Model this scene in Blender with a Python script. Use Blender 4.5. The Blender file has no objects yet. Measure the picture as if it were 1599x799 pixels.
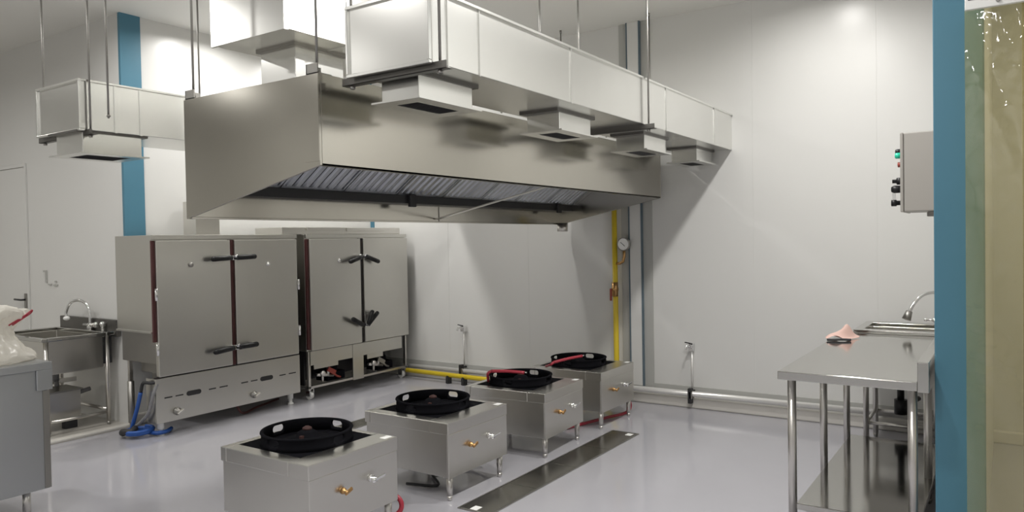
import bpy, bmesh, math, random
from mathutils import Vector, Matrix
random.seed(7)
sc = bpy.context.scene
COL = sc.collection
PI = math.pi

# ------------------------------------------------------------------ materials
def new_mat(name):
    m = bpy.data.materials.new(name); m.use_nodes = True
    nt = m.node_tree; nt.nodes.clear()
    out = nt.nodes.new('ShaderNodeOutputMaterial')
    return m, nt, out

def pbr(name, col, rough=.5, metal=0., spec=.5, coat=0., var=0., vscale=6., bump=0., bscale=40., stretch=None, rvar=0., aniso=0.):
    m, nt, out = new_mat(name)
    b = nt.nodes.new('ShaderNodeBsdfPrincipled')
    nt.links.new(b.outputs[0], out.inputs[0])
    b.inputs['Base Color'].default_value = (*col, 1)
    b.inputs['Roughness'].default_value = rough
    b.inputs['Metallic'].default_value = metal
    b.inputs['Specular IOR Level'].default_value = spec
    b.inputs['Coat Weight'].default_value = coat
    b.inputs['Coat Roughness'].default_value = .08
    b.inputs['Anisotropic'].default_value = aniso
    if var or rvar or bump:
        tc = nt.nodes.new('ShaderNodeTexCoord'); mp = nt.nodes.new('ShaderNodeMapping')
        nt.links.new(tc.outputs['Object'], mp.inputs[0])
        if stretch: mp.inputs['Scale'].default_value = stretch
    if var or rvar:
        n = nt.nodes.new('ShaderNodeTexNoise'); n.inputs['Scale'].default_value = vscale; n.inputs['Detail'].default_value = 5
        nt.links.new(mp.outputs[0], n.inputs['Vector'])
        if var:
            r = nt.nodes.new('ShaderNodeMapRange'); r.inputs['To Min'].default_value = 1-var; r.inputs['To Max'].default_value = 1+var
            nt.links.new(n.outputs[0], r.inputs[0])
            mx = nt.nodes.new('ShaderNodeVectorMath'); mx.operation = 'SCALE'; mx.inputs[0].default_value = col
            nt.links.new(r.outputs[0], mx.inputs['Scale']); nt.links.new(mx.outputs[0], b.inputs['Base Color'])
        if rvar:
            r2 = nt.nodes.new('ShaderNodeMapRange'); r2.inputs['To Min'].default_value = max(.02, rough-rvar); r2.inputs['To Max'].default_value = rough+rvar
            nt.links.new(n.outputs[0], r2.inputs[0]); nt.links.new(r2.outputs[0], b.inputs['Roughness'])
    if bump:
        n2 = nt.nodes.new('ShaderNodeTexNoise'); n2.inputs['Scale'].default_value = bscale; n2.inputs['Detail'].default_value = 1.5
        nt.links.new(mp.outputs[0], n2.inputs['Vector'])
        bp = nt.nodes.new('ShaderNodeBump'); bp.inputs['Strength'].default_value = bump; bp.inputs['Distance'].default_value = .02
        nt.links.new(n2.outputs[0], bp.inputs['Height']); nt.links.new(bp.outputs[0], b.inputs['Normal'])
    return m

M = {}
M['wall'] = pbr('wall_white', (.655, .652, .635), .30, spec=.45, bump=.012, bscale=1.5, var=.012, vscale=.8)
M['ceiling'] = pbr('ceiling_white', (.74, .735, .71), .6, spec=.3)
M['floor'] = pbr('floor_epoxy', (.40, .395, .425), .11, spec=.5, var=.05, vscale=1.6, rvar=.05, bump=.02, bscale=2.2)
M['floor2'] = pbr('floor_alcove', (.44, .42, .385), .3, var=.08, vscale=3)
M['curb'] = pbr('curb_cement', (.62, .60, .56), .4, var=.06, vscale=5)
M['blue'] = pbr('blue_trim', (.070, .195, .275), .42, spec=.4, var=.05, vscale=3)
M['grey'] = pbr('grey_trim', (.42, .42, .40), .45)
M['darkline'] = pbr('dark_joint', (.10, .14, .17), .5)
M['steel'] = pbr('brushed_steel', (.66, .645, .61), .28, metal=1., var=.03, vscale=1.5)
M['hood'] = pbr('hood_steel', (.535, .515, .465), .18, metal=1., var=.05, vscale=2)
M['steel_door'] = pbr('steamer_steel', (.62, .61, .575), .32, metal=1., var=.04, vscale=2)
M['top'] = pbr('worktop_steel', (.54, .535, .51), .11, metal=1., var=.03, vscale=4, rvar=.03)
M['galv'] = pbr('galvanised_sheet', (.80, .80, .775), .25, metal=1., var=.03, vscale=4)
M['tube'] = pbr('steel_tube', (.66, .64, .61), .30, metal=1.)
M['chrome'] = pbr('chrome', (.8, .8, .8), .1, metal=1.)
M['dull'] = pbr('dull_steel', (.36, .35, .33), .4, metal=1.)
M['drain'] = pbr('drain_steel', (.32, .315, .29), .22, metal=1., var=.15, vscale=4, rvar=.06)
M['filter'] = pbr('filter_steel', (.58, .60, .64), .30, metal=1.)
M['dim'] = pbr('dim_steel', (.17, .165, .155), .42, metal=1.)
M['dark'] = pbr('dark_metal', (.05, .05, .052), .45, metal=.6)
M['iron'] = pbr('cast_iron', (.008, .008, .010), .85, spec=.03, bump=.02, bscale=40)
M['rust'] = pbr('rusty_burner', (.05, .018, .015), .7, bump=.1)
M['blackp'] = pbr('black_plastic', (.012, .012, .013), .4, spec=.3)
M['rubber'] = pbr('black_rubber', (.025, .025, .028), .6)
M['gasket'] = pbr('dark_red_gasket', (.075, .02, .02), .5)
M['darkgasket'] = pbr('dark_gasket', (.03, .026, .025), .5)
M['red'] = pbr('red_rubber', (.36, .03, .05), .4)
M['redpaint'] = pbr('red_paint', (.28, .045, .03), .45)
M['yellow'] = pbr('yellow_paint', (.70, .52, .03), .35)
M['brass'] = pbr('brass', (.50, .30, .13), .3, metal=1.)
M['white'] = pbr('white_plastic', (.82, .82, .80), .35)
M['pipe'] = pbr('pale_pipe', (.72, .71, .69), .22, spec=.6, metal=.35)
M['bluehose'] = pbr('blue_hose', (.02, .09, .36), .4)
M['greyhose'] = pbr('grey_hose', (.22, .22, .23), .4)
M['pink'] = pbr('pink_cloth', (.62, .43, .38), .85, spec=.2, bump=.15, bscale=120)
M['box'] = pbr('control_box_paint', (.30, .285, .265), .38, spec=.4)
M['cabinet'] = pbr('cabinet_grey', (.46, .475, .49), .34, metal=.85, var=.04, vscale=3)
M['green'] = pbr('green_button', (.02, .55, .35), .3)
M['sticker'] = pbr('white_sticker', (.9, .9, .88), .4)

def pvc():
    m, nt, out = new_mat('pvc_yellow')
    tr = nt.nodes.new('ShaderNodeBsdfTransparent'); tr.inputs[0].default_value = (.90, .83, .56, 1)
    df = nt.nodes.new('ShaderNodeBsdfDiffuse'); df.inputs[0].default_value = (.55, .50, .24, 1)
    tl = nt.nodes.new('ShaderNodeBsdfTranslucent'); tl.inputs[0].default_value = (.55, .50, .24, 1)
    gl = nt.nodes.new('ShaderNodeBsdfGlossy'); gl.inputs['Roughness'].default_value = .05
    tc = nt.nodes.new('ShaderNodeTexCoord'); mp = nt.nodes.new('ShaderNodeMapping'); mp.inputs['Scale'].default_value = (1, 1, .8)
    n = nt.nodes.new('ShaderNodeTexNoise'); n.inputs['Scale'].default_value = 13; n.inputs['Detail'].default_value = 1
    bp = nt.nodes.new('ShaderNodeBump'); bp.inputs['Strength'].default_value = .6; bp.inputs['Distance'].default_value = .012
    nt.links.new(tc.outputs['Object'], mp.inputs[0]); nt.links.new(mp.outputs[0], n.inputs['Vector'])
    nt.links.new(n.outputs[0], bp.inputs['Height']); nt.links.new(bp.outputs[0], gl.inputs['Normal'])
    a = nt.nodes.new('ShaderNodeMixShader'); a.inputs[0].default_value = .5
    nt.links.new(df.outputs[0], a.inputs[1]); nt.links.new(tl.outputs[0], a.inputs[2])
    b = nt.nodes.new('ShaderNodeMixShader'); b.inputs[0].default_value = .27
    nt.links.new(tr.outputs[0], b.inputs[1]); nt.links.new(a.outputs[0], b.inputs[2])
    c = nt.nodes.new('ShaderNodeMixShader'); c.inputs[0].default_value = .10
    nt.links.new(b.outputs[0], c.inputs[1]); nt.links.new(gl.outputs[0], c.inputs[2])
    nt.links.new(c.outputs[0], out.inputs[0])
    return m
M['pvc'] = pvc()

def bagmat():
    m, nt, out = new_mat('thin_white_plastic')
    df = nt.nodes.new('ShaderNodeBsdfDiffuse'); df.inputs[0].default_value = (.78, .76, .71, 1)
    tl = nt.nodes.new('ShaderNodeBsdfTranslucent'); tl.inputs[0].default_value = (.80, .77, .70, 1)
    gl = nt.nodes.new('ShaderNodeBsdfGlossy'); gl.inputs['Roughness'].default_value = .25
    tr = nt.nodes.new('ShaderNodeBsdfTransparent')
    def mix(f, x, y):
        s = nt.nodes.new('ShaderNodeMixShader'); s.inputs[0].default_value = f
        nt.links.new(x.outputs[0], s.inputs[1]); nt.links.new(y.outputs[0], s.inputs[2]); return s
    s = mix(.06, mix(.12, mix(.45, df, tl), tr), gl)
    nt.links.new(s.outputs[0], out.inputs[0])
    return m
M['bag'] = bagmat()

# ------------------------------------------------------------------ mesh builder
def catmull(pts, n=8):
    P = [Vector(p) for p in pts]
    if len(P) < 3: return P
    Q = [P[0]*2-P[1]] + P + [P[-1]*2-P[-2]]
    out = []
    for i in range(1, len(Q)-2):
        for k in range(n):
            t = k/n
            a, b, c, d = Q[i-1], Q[i], Q[i+1], Q[i+2]
            out.append(.5*((2*b)+(c-a)*t+(2*a-5*b+4*c-d)*t*t+(3*b-a-3*c+d)*t**3))
    out.append(P[-1]); return out

class MB:
    def __init__(s): s.bm = bmesh.new()
    def box(s, x0, x1, y0, y1, z0, z1, mat4=None):
        v = [s.bm.verts.new(p) for p in ((x0,y0,z0),(x1,y0,z0),(x1,y1,z0),(x0,y1,z0),(x0,y0,z1),(x1,y0,z1),(x1,y1,z1),(x0,y1,z1))]
        for f in ((0,3,2,1),(4,5,6,7),(0,1,5,4),(1,2,6,5),(2,3,7,6),(3,0,4,7)): s.bm.faces.new([v[i] for i in f])
        if mat4 is not None: bmesh.ops.transform(s.bm, matrix=mat4, verts=v)
        return s
    def rbox(s, c, size, ang, axis):   # rotated box about its centre
        x, y, z = [d/2 for d in size]
        return s.box(-x, x, -y, y, -z, z, Matrix.Translation(c) @ Matrix.Rotation(ang, 4, axis))
    def prism(s, poly, axis, a0, a1):
        def p(u, w, a): return {'x': (a, u, w), 'y': (u, a, w), 'z': (u, w, a)}[axis]
        A = [s.bm.verts.new(p(u, w, a0)) for u, w in poly]; B = [s.bm.verts.new(p(u, w, a1)) for u, w in poly]
        n = len(poly)
        s.bm.faces.new(A); s.bm.faces.new(B[::-1])
        for i in range(n): s.bm.faces.new((A[i], B[i], B[(i+1) % n], A[(i+1) % n]))
        return s
    def tube(s, pts, r, seg=12, smooth=0, r1=None):
        P = catmull(pts, smooth) if smooth else [Vector(p) for p in pts]
        n = len(P); rings = []
        t0 = (P[1]-P[0]).normalized()
        up = Vector((0, 0, 1)) if abs(t0.z) < .9 else Vector((1, 0, 0))
        nrm = t0.cross(up).normalized()
        for i, p in enumerate(P):
            t = (P[min(i+1, n-1)]-P[max(i-1, 0)]).normalized()
            nrm = (nrm-t*nrm.dot(t)).normalized(); b = t.cross(nrm)
            rr = r if r1 is None else r+(r1-r)*i/(n-1)
            rings.append([s.bm.verts.new(p+(nrm*math.cos(2*PI*k/seg)+b*math.sin(2*PI*k/seg))*rr) for k in range(seg)])
        for i in range(n-1):
            for k in range(seg):
                f = s.bm.faces.new((rings[i][k], rings[i+1][k], rings[i+1][(k+1) % seg], rings[i][(k+1) % seg])); f.smooth = True
        s.bm.faces.new(rings[0]); s.bm.faces.new(rings[-1][::-1])
        return s
    def cyl(s, p0, p1, r, seg=20, r1=None): return s.tube([p0, p1], r, seg, 0, r1)
    def lathe(s, prof, c=(0, 0, 0), seg=32, rot=None):
        T = Matrix.Translation(c) @ (rot if rot else Matrix.Identity(4))
        rings = []
        for r, z in prof:
            if r < 1e-5: rings.append([s.bm.verts.new(T @ Vector((0, 0, z)))])
            else: rings.append([s.bm.verts.new(T @ Vector((r*math.cos(2*PI*k/seg), r*math.sin(2*PI*k/seg), z))) for k in range(seg)])
        for a, b in zip(rings, rings[1:]):
            for k in range(seg):
                k2 = (k+1) % seg
                if len(a) == 1 and len(b) == 1: continue
                if len(a) == 1: f = s.bm.faces.new((a[0], b[k], b[k2]))
                elif len(b) == 1: f = s.bm.faces.new((a[k], b[0], a[k2]))
                else: f = s.bm.faces.new((a[k], b[k], b[k2], a[k2]))
                f.smooth = True
        return s
    def ball(s, c, r, seg=14):
        if not hasattr(r, '__len__'): r = (r, r, r)
        T = Matrix.Translation(c) @ Matrix.Diagonal((*r, 1))
        d = bmesh.ops.create_uvsphere(s.bm, u_segments=seg, v_segments=max(6, seg//2), radius=1, matrix=T)
        for v in d['verts']:
            for f in v.link_faces: f.smooth = True
        return s

ORG = {}
def obj(name, mb, mat, parent=None, bevel=0., at=None):
    bm = mb.bm
    bmesh.ops.recalc_face_normals(bm, faces=bm.faces[:])
    if parent is not None: o0 = ORG[parent.name]
    elif at is not None: o0 = Vector(at)
    else:
        xs = [v.co for v in bm.verts]
        o0 = Vector(((min(v.x for v in xs)+max(v.x for v in xs))/2, (min(v.y for v in xs)+max(v.y for v in xs))/2, min(v.z for v in xs)))
    bmesh.ops.translate(bm, verts=bm.verts[:], vec=-o0)
    me = bpy.data.meshes.new(name); bm.to_mesh(me); bm.free()
    me.materials.append(M[mat] if isinstance(mat, str) else mat)
    o = bpy.data.objects.new(name, me); COL.objects.link(o)
    if parent is not None: o.parent = parent
    else: o.location = o0
    ORG[o.name] = o0
    if bevel:
        b = o.modifiers.new('edge', 'BEVEL'); b.width = bevel; b.segments = 2; b.limit_method = 'ANGLE'; b.angle_limit = .7
    return o
def tag(o, label, cat, group=None):
    o['label'] = label; o['category'] = cat
    if group: o['group'] = group
    return o
def thing(name, loc, label, cat, group=None):
    o = bpy.data.objects.new(name, None); COL.objects.link(o); o.location = loc; o.empty_display_size = .1
    ORG[o.name] = Vector(loc); return tag(o, label, cat, group)
def struct(name, mb, mat, parent=None, bevel=0.):
    o = obj(name, mb, mat, parent, bevel); 
    if parent is None: o['kind'] = 'structure'
    return o
def copy_tree(o, parent=None):
    c = o.copy(); COL.objects.link(c); c.parent = parent
    for ch in list(o.children): copy_tree(ch, c)
    return c

CEIL = 3.7; XF = 6.72; YB = 6.60; XC = 3.60; YD = .30

# ------------------------------------------------------------------ setting
struct('floor', MB().box(-2.2, XF+.2, -2.0, 6.5, -.1, 0), 'floor')
struct('floor_alcove', MB().box(-2.2, XC, 6.5, 10.2, -.1, .004), 'floor2')
struct('ceiling', MB().box(-2.2, XF+.2, -2.0, 10.2, CEIL, CEIL+.1), 'ceiling')
struct('wall_far', MB().box(XF, XF+.12, -2.0, YB+.12, 0, CEIL), 'wall')
struct('wall_back', MB().box(XC, XF, YB, YB+.12, 0, CEIL), 'wall')
struct('wall_left', MB().box(XC, XC+.12, YB+.12, 10.2, 0, CEIL), 'wall')
struct('wall_near', MB().box(-2.3, -2.2, -2.0, 10.2, 0, CEIL), 'wall')
struct('wall_alcove', MB().box(-2.2, XC, 10.2, 10.3, 0, CEIL), 'wall')
struct('wall_corridor', MB().box(-2.2, XF, -2.1, -2.0, 0, CEIL), 'wall')
struct('wall_right', MB().box(4.21, XF, .105, YD, 0, CEIL), 'wall')
struct('baseboard_far', MB().box(XF-.055, XF, -2.0, YB, 0, .095), 'curb', bevel=.012)
struct('baseboard_back', MB().box(XC, XF-.055, YB-.05, YB, 0, .095), 'curb', bevel=.012)
struct('baseboard_alcove', MB().box(1.2, XC, 6.50, 6.585, 0, .028), 'curb', bevel=.01)
struct('trim_1', MB().prism([(XC-.006, YB+.02), (XC-.006, YB-.012), (XC+.185, YB-.012), (XC+.185, YB), (XC, YB), (XC, YB+.02)], 'z', .9, CEIL), 'blue')
struct('trim_2', MB().prism([(XF, YB-.035), (XF-.012, YB-.035), (XF-.035, YB-.012), (XF-.035, YB), (XF, YB)], 'z', .1, CEIL), 'blue')
struct('trim_3', MB().box(4.17, 4.26, .097, .308, 0, CEIL), 'blue', bevel=.006)
# panel joint cover on the far wall
t4 = struct('trim_4', MB().box(XF-.035, XF, 2.975, 3.095, .16, CEIL), 'wall', bevel=.004)
obj('joint_line', MB().box(XF-.038, XF-.001, 2.963, 2.976, .16, CEIL).box(XF-.038, XF-.001, 3.094, 3.107, .16, CEIL), 'darkline', t4)
obj('side_flange', MB().box(XF-.008, XF, 2.868, 2.963, .16, CEIL).box(XF-.008, XF, 3.107, 3.195, .16, CEIL), 'grey', t4)
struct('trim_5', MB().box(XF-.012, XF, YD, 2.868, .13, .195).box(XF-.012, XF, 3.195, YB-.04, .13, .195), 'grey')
# faint panel seams of the wall cladding
s = MB()
for y in (1.9, .9): s.box(XF-.002, XF+.001, y-.002, y+.002, .2, CEIL)
for y in (4.3, 5.4): s.box(XF-.002, XF+.001, y-.002, y+.002, .2, CEIL)
struct('trim_6', s, 'wall')
# door in the alcove wall
d = struct('door_1', MB().box(XC-.012, XC+.001, 8.49, 9.42, .02, 2.45), 'wall', bevel=.003)
obj('door_frame', MB().box(XC-.02, XC, 8.455, 8.483, .004, 2.49).box(XC-.02, XC, 8.483, 9.43, 2.455, 2.49).box(XC-.02, XC, 9.43, 9.458, .004, 2.49), 'wall', d, .003)
h = obj('door_handle', MB().box(XC-.024, XC-.012, 8.50, 8.55, .93, 1.14), 'dull', d, .004)
obj('lever', MB().tube([(XC-.02, 8.525, 1.075), (XC-.065, 8.525, 1.075), (XC-.068, 8.66, 1.078)], .01), 'dark', h)

# ------------------------------------------------------------------ exhaust hood
X1, X2, yf, yb, zt, zfb, zbb = 2.42, 6.56, 2.71, 3.80, 2.41, 1.973, 1.752
t = .014
H = thing('exhaust_hood', (4.5, 3.25, zbb), 'long stainless steel extraction hood with slanted underside hung over the stove row', 'extractor hood')
for a, b_ in ((X1, X1+t), (X2-t, X2)):
    obj('side_panel', MB().prism([(yf, zfb), (yf, zt), (yb, zt), (yb, zbb)], 'x', a, b_), 'hood', H, .002)
obj('front_panel', MB().box(X1+t, X2-t, yf, yf+t, zfb, zt).box(X1+t, X2-t, yf, yf+.035, zfb, zfb+.012), 'hood', H, .002)
bp_ = obj('back_panel', MB().box(X1+t, X2-t, yb-t, yb, zbb, zt).box(X1+t, X2-t, yb-.03, yb, zbb, zbb+.012), 'hood', H, .002)
obj('seam', MB().box(4.595, 4.605, yb-t-.003, yb-t, zbb+.012, 1.88), 'dull', bp_)
obj('top_panel', MB().box(X1+t, X2-t, yf+t, yb-t, zt-.014, zt), 'hood', H)
obj('front_fold', MB().box(X1-.003, X1, yf, yf+.1, zfb+.02, zt-.004), 'hood', H)
# grease gutter and its cups
g = obj('grease_gutter', MB().box(X1+t, X2-t, 3.66, 3.70, 1.886, 1.946).box(X1+t, X2-t, 3.70, yb-t, 1.886, 1.894), 'dark', H, .003)
for x in (4.13, 6.27): obj('gutter_clip', MB().box(x-.035, x+.035, 3.635, 3.66, 1.86, 1.95), 'dark', H, .004)
obj('drain_cup', MB().lathe([(0, 0), (.05, 0), (.055, .008), (.055, .085), (.048, .085), (.048, .012), (0, .012)], (6.50, 3.745, 1.682), 24), 'tube', H)
# baffle filters, 45 degree bank
nF = 8; fw = (X2-X1-2*t)/nF
fa = math.atan2(.34, .50)
for i in range(nF):
    x0 = X1+t+i*fw
    m = MB()
    L = .62
    T = Matrix.Translation((x0, 3.665, 1.955)) @ Matrix.Rotation(PI-fa, 4, 'X')
    # local y runs up the slope towards the front, local z towards the cook
    def lb(a, b, c, d_, e, f): m.box(a, b, c, d_, e, f, T)
    lb(0.004, fw-.004, 0, .02, -.02, .012); lb(0.004, fw-.004, L-.02, L, -.02, .012)
    lb(0.004, .02, 0, L, -.02, .012); lb(fw-.02, fw-.004, 0, L, -.02, .012)
    ns = 7; p = (fw-.04)/ns
    for k in range(ns):
        u = .02+p*(k+.5)
        v = [(u-p*.36, -.002), (u-p*.24, .013), (u+p*.24, .013), (u+p*.36, -.002), (u+p*.30, -.002), (u+p*.2, .009), (u-p*.2, .009), (u-p*.30, -.002)]
        before = set(m.bm.verts)
        m.prism(v, 'y', .018, L-.018)
        bmesh.ops.transform(m.bm, matrix=T, verts=[q for q in m.bm.verts if q not in before])
    m2 = m
    fo = obj('baffle_filter', m2, 'filter', H)
    mb = MB(); mb.box(.006, fw-.006, .005, L-.005, -.026, -.02, T)
    obj('filter_back', mb, 'dark', fo)
# flat cross brace
m = MB()
dv = Vector((0, 2.745-3.775, 1.985-1.782)); c = Vector((4.57, (2.745+3.775)/2, (1.985+1.782)/2))
m.rbox(c, (.05, dv.length, .006), math.atan2(dv.z, dv.y)+PI, 'X')
obj('cross_brace', m, 'steel', H)
for x, y in ((2.47, 2.76), (2.47, 3.75), (4.50, 2.76), (4.50, 3.75), (6.50, 2.76), (6.50, 3.75)):
    k = obj('hanging_bracket', MB().box(x-.045, x+.045, y-.04, y+.04, zt, zt+.006).box(x-.045, x-.039, y-.04, y+.04, zt, zt+.05).box(x-.045, x+.045, y+.034, y+.04, zt, zt+.05), 'dull', H)

def rod(x, y, z0, label, cat='rod', group=None, z1=CEIL):
    r = thing('threaded_rod', (x, y, z0), label, cat, group)
    m = MB().cyl((x, y, z0), (x, y, z1), .0065, 8)
    obj('shaft', m, 'dull', r)
    obj('nut', MB().lathe([(0, 0), (.013, 0), (.013, .012), (0, .012)], (x, y, z0+.01), 6), 'dull', r)
    obj('anchor', MB().cyl((x, y, z1-.03), (x, y, z1), .011, 8), 'dull', r)
    return r
rod(2.45, 2.75, 2.416, 'thin steel rod holding the front left corner of the extraction hood', group='rods hanging the hood')
rod(2.45, 3.75, 2.416, 'thin steel rod holding the back left corner of the extraction hood', group='rods hanging the hood')
rod(4.50, 2.75, 2.416, 'thin steel rod rising from the middle of the hood front, behind the long duct', group='rods hanging the hood')
rod(4.50, 3.75, 2.416, 'thin steel rod holding the middle of the hood back edge', group='rods hanging the hood')
rod(6.52, 2.79, 2.416, 'thin steel rod holding the hood front corner next to the white far wall', group='rods hanging the hood')
rod(6.52, 3.74, 2.416, 'thin steel rod holding the hood back corner next to the white far wall', group='rods hanging the hood')

# ------------------------------------------------------------------ exhaust duct above the hood
E_ = thing('exhaust_duct', (3.2, 3.5, zt), 'big square galvanised exhaust duct standing on a neck above the hood', 'duct')
db = obj('duct_body', MB().box(2.63, 3.92, 3.20, 3.815, 2.752, 3.32).box(3.36, 3.92, 3.20, 3.815, 3.32, CEIL-.002), 'galv', E_, .004)
obj('corner_flange', MB().box(2.618, 2.632, 3.188, 3.827, 2.742, 3.332).box(2.63, 2.655, 3.192, 3.20, 2.745, 3.32), 'galv', db, .002)
obj('duct_neck', MB().box(2.865, 3.235, 3.395, 3.70, zt, 2.752), 'galv', E_, .003)
obj('neck_flange', MB().box(2.845, 3.255, 3.375, 3.72, 2.738, 2.752), 'dull', E_)
obj('seam_strip', MB().box(3.08, 3.092, 3.194, 3.821, 2.746, 3.322), 'galv', E_, .002)

# ------------------------------------------------------------------ supply ducts with outlet boxes
def vent(parent, x0, x1, y0, y1, ztop, zbot, fl=.035):
    n = obj('outlet_box', MB().box(x0, x1, y0, y1, zbot, ztop), 'galv', parent, .003)
    obj('collar', MB().box(x0-.04, x1+.04, y0-.012, y1+.03, ztop-.014, ztop), 'dim', n)
    fr = MB()
    a, b, c, d = x0-fl, x1+fl, y0-fl, y1+fl
    ins = .05
    fr.box(a, b, c, y0+ins, zbot-.008, zbot).box(a, b, y1-ins, d, zbot-.008, zbot).box(a, x0+ins, y0+ins, y1-ins, zbot-.008, zbot).box(x1-ins, b, y0+ins, y1-ins, zbot-.008, zbot)
    gq = obj('grille_frame', fr, 'galv', n)
    lv = MB()
    k = 9
    for i in range(k):
        y = y0+ins+(y1-y0-2*ins)*(i+.5)/k
        lv.rbox((( x0+x1)/2, y, zbot-.002), (x1-x0-2*ins, .018, .002), .6, 'X')
    lv.box(x0+ins, x1-ins, y0+ins, y1-ins, zbot+.01, zbot+.012)
    obj('louvre', lv, 'dark', n)
    return n
def hanger(x, y0, y1, zbar, label):
    hg = thing('duct_hanger', (x, (y0+y1)/2, zbar), label, 'hanger', 'hangers carrying the ducts')
    obj('cross_bar', MB().box(x-.02, x+.02, y0-.05, y1+.05, zbar-.035, zbar-.031).box(x-.02, x-.016, y0-.05, y1+.05, zbar-.035, zbar), 'dim', hg, .001)
    for y in (y0, y1):
        r = obj('rod', MB().cyl((x, y, zbar-.05), (x, y, CEIL), .0065, 8), 'dull', hg)
        obj('nut', MB().lathe([(0, 0), (.013, 0), (.013, .012), (0, .012)], (x, y, zbar-.05), 6), 'dull', r)
    return hg

R_ = thing('supply_duct', (4.6, 2.33, 2.385), 'long galvanised air duct with four outlets running in front of the hood', 'duct')
rb = obj('duct_body', MB().box(2.49, XF, 2.088, 2.575, 2.385, 2.697), 'galv', R_, .003)
obj('end_frame', MB().box(2.478, 2.50, 2.078, 2.585, 2.375, 2.39).box(2.478, 2.50, 2.078, 2.585, 2.692, 2.707).box(2.478, 2.50, 2.078, 2.092, 2.39, 2.692).box(2.478, 2.50, 2.571, 2.585, 2.39, 2.692), 'galv', R_, .002)
for x in (2.62, 2.86, 3.75, 5.17, 6.24):
    w = .016 if x > 3 else .006
    obj('seam_flange', MB().box(x-w/2, x+w/2, 2.082, 2.088, 2.38, 2.703).box(x-w/2, x+w/2, 2.575, 2.581, 2.38, 2.703).box(x-w/2, x+w/2, 2.088, 2.575, 2.697, 2.703), 'galv', R_)
obj('top_lip', MB().box(2.49, XF, 2.076, 2.088, 2.694, 2.706), 'galv', R_)
for x0, x1 in ((2.60, 3.01), (3.88, 4.28), (5.13, 5.54), (6.24, 6.63)):
    vent(R_, x0, x1, 2.245, 2.475, 2.385, 2.262)
hanger(2.535, 2.062, 2.60, 2.385, 'rod and bar hanger at the near end of the long front duct')
hanger(4.79, 2.062, 2.60, 2.385, 'rod and bar hanger under the long front duct before its third outlet')

L_ = thing('supply_duct', (4.4, 5.17, 2.355), 'galvanised air duct at the left passing behind the hood, one outlet box below', 'duct')
obj('duct_body', MB().box(2.405, XF, 4.90, 5.455, 2.358, 2.668), 'galv', L_, .003)
obj('end_frame', MB().box(2.393, 2.43, 4.89, 5.465, 2.348, 2.362).box(2.393, 2.43, 4.89, 5.465, 2.664, 2.678).box(2.393, 2.43, 4.89, 4.904, 2.362, 2.664).box(2.393, 2.43, 5.451, 5.465, 2.362, 2.664), 'galv', L_, .002)
for x in (2.63, 2.80, 3.40):
    obj('seam_flange', MB().box(x-.008, x+.008, 4.894, 4.90, 2.354, 2.672).box(x-.008, x+.008, 4.90, 5.455, 2.668, 2.674), 'galv', L_)
obj('top_lip', MB().box(2.43, XF, 4.888, 4.90, 2.665, 2.677), 'galv', L_)
vent(L_, 2.43, 2.82, 4.93, 5.27, 2.358, 2.215)
hanger(2.455, 4.875, 5.48, 2.358, 'rod and bar hanger at the near end of the left duct')
rod(3.23, 4.87, 2.33, 'thin steel rod beside the left duct where it passes behind the hood')
rod(2.50, 4.74, 2.42, 'loose steel rod hanging free in front of the left duct, lower end in the air')

# ------------------------------------------------------------------ steamer cabinets
def door_handle(parent, x, z, y, angL, angR, third=False):
    hb = obj('latch', MB().box(x-.045, x+.045, y-.03, y, z-.022, z+.022).ball((x-.045, y-.035, z+.012), .017).ball((x+.03, y-.035, z+.015), .017), 'chrome', parent, .004)
    def grip(side, ang, l):
        p0 = Vector((x+side*.03, y-.045, z)); d_ = Vector((side*math.cos(ang), -.10, math.sin(ang))).normalized()
        m = MB().tube([p0, p0+d_*l*.3, p0+d_*l*.7, p0+d_*l], .024, 10)
        m.ball(p0+d_*l, .0235, 10)
        return m
    obj('grip', grip(-1, angL, .20), 'blackp', hb)
    obj('grip', grip(1, angR, .175), 'blackp', hb)
    if third: obj('grip', grip(1, angR+.45, .15), 'blackp', hb)
    return hb

S = thing('steamer_cabinet', (4.22, 6.2, 0), 'steel steamer cabinet nearer the sink, slotted panel below its two doors', 'steamer')
ys = 5.97
obj('body', MB().box(3.462, 4.978, ys, 6.52, .88, 1.70), 'steel_door', S, .004)
obj('lower_casing', MB().box(3.49, 4.96, ys, 6.50, .61, .88).box(3.60, 4.90, ys, 6.40, .50, .61), 'dull', S, .004)
obj('side_ledge', MB().box(3.45, 3.49, ys, 6.52, .872, .888), 'steel_door', S, .002)
obj('lower_box', MB().box(3.70, 4.80, 6.03, 6.40, .36, .50), 'dull', S)
obj('header', MB().box(3.462, 4.978, ys-.03, ys, 1.662, 1.70), 'steel_door', S, .003)
dl = obj('door', MB().box(3.487, 4.198, ys-.045, ys, .505, 1.652), 'steel_door', S, .006)
dr = obj('door', MB().box(4.245, 4.962, ys-.045, ys, .505, 1.652), 'steel_door', S, .006)
obj('gasket', MB().box(4.199, 4.244, ys-.02, ys, .50, 1.655), 'gasket', S)
obj('side_gasket', MB().box(3.462, 3.486, ys-.022, ys, .80, 1.652), 'gasket', S)
obj('lower_strip', MB().box(3.462, 4.978, ys-.02, ys, .490, .503), 'darkgasket', S)
for z in (1.20, .74):
    obj('hinge', MB().cyl((3.474, ys-.055, z-.05), (3.474, ys-.055, z+.05), .012, 10).cyl((4.966, ys-.055, z-.05), (4.966, ys-.055, z+.05), .012, 10), 'chrome', S)
for z, a in ((1.49, -.03), (.668, -.06)): door_handle(S, 4.208, z, ys-.045, a, .03)
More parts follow.
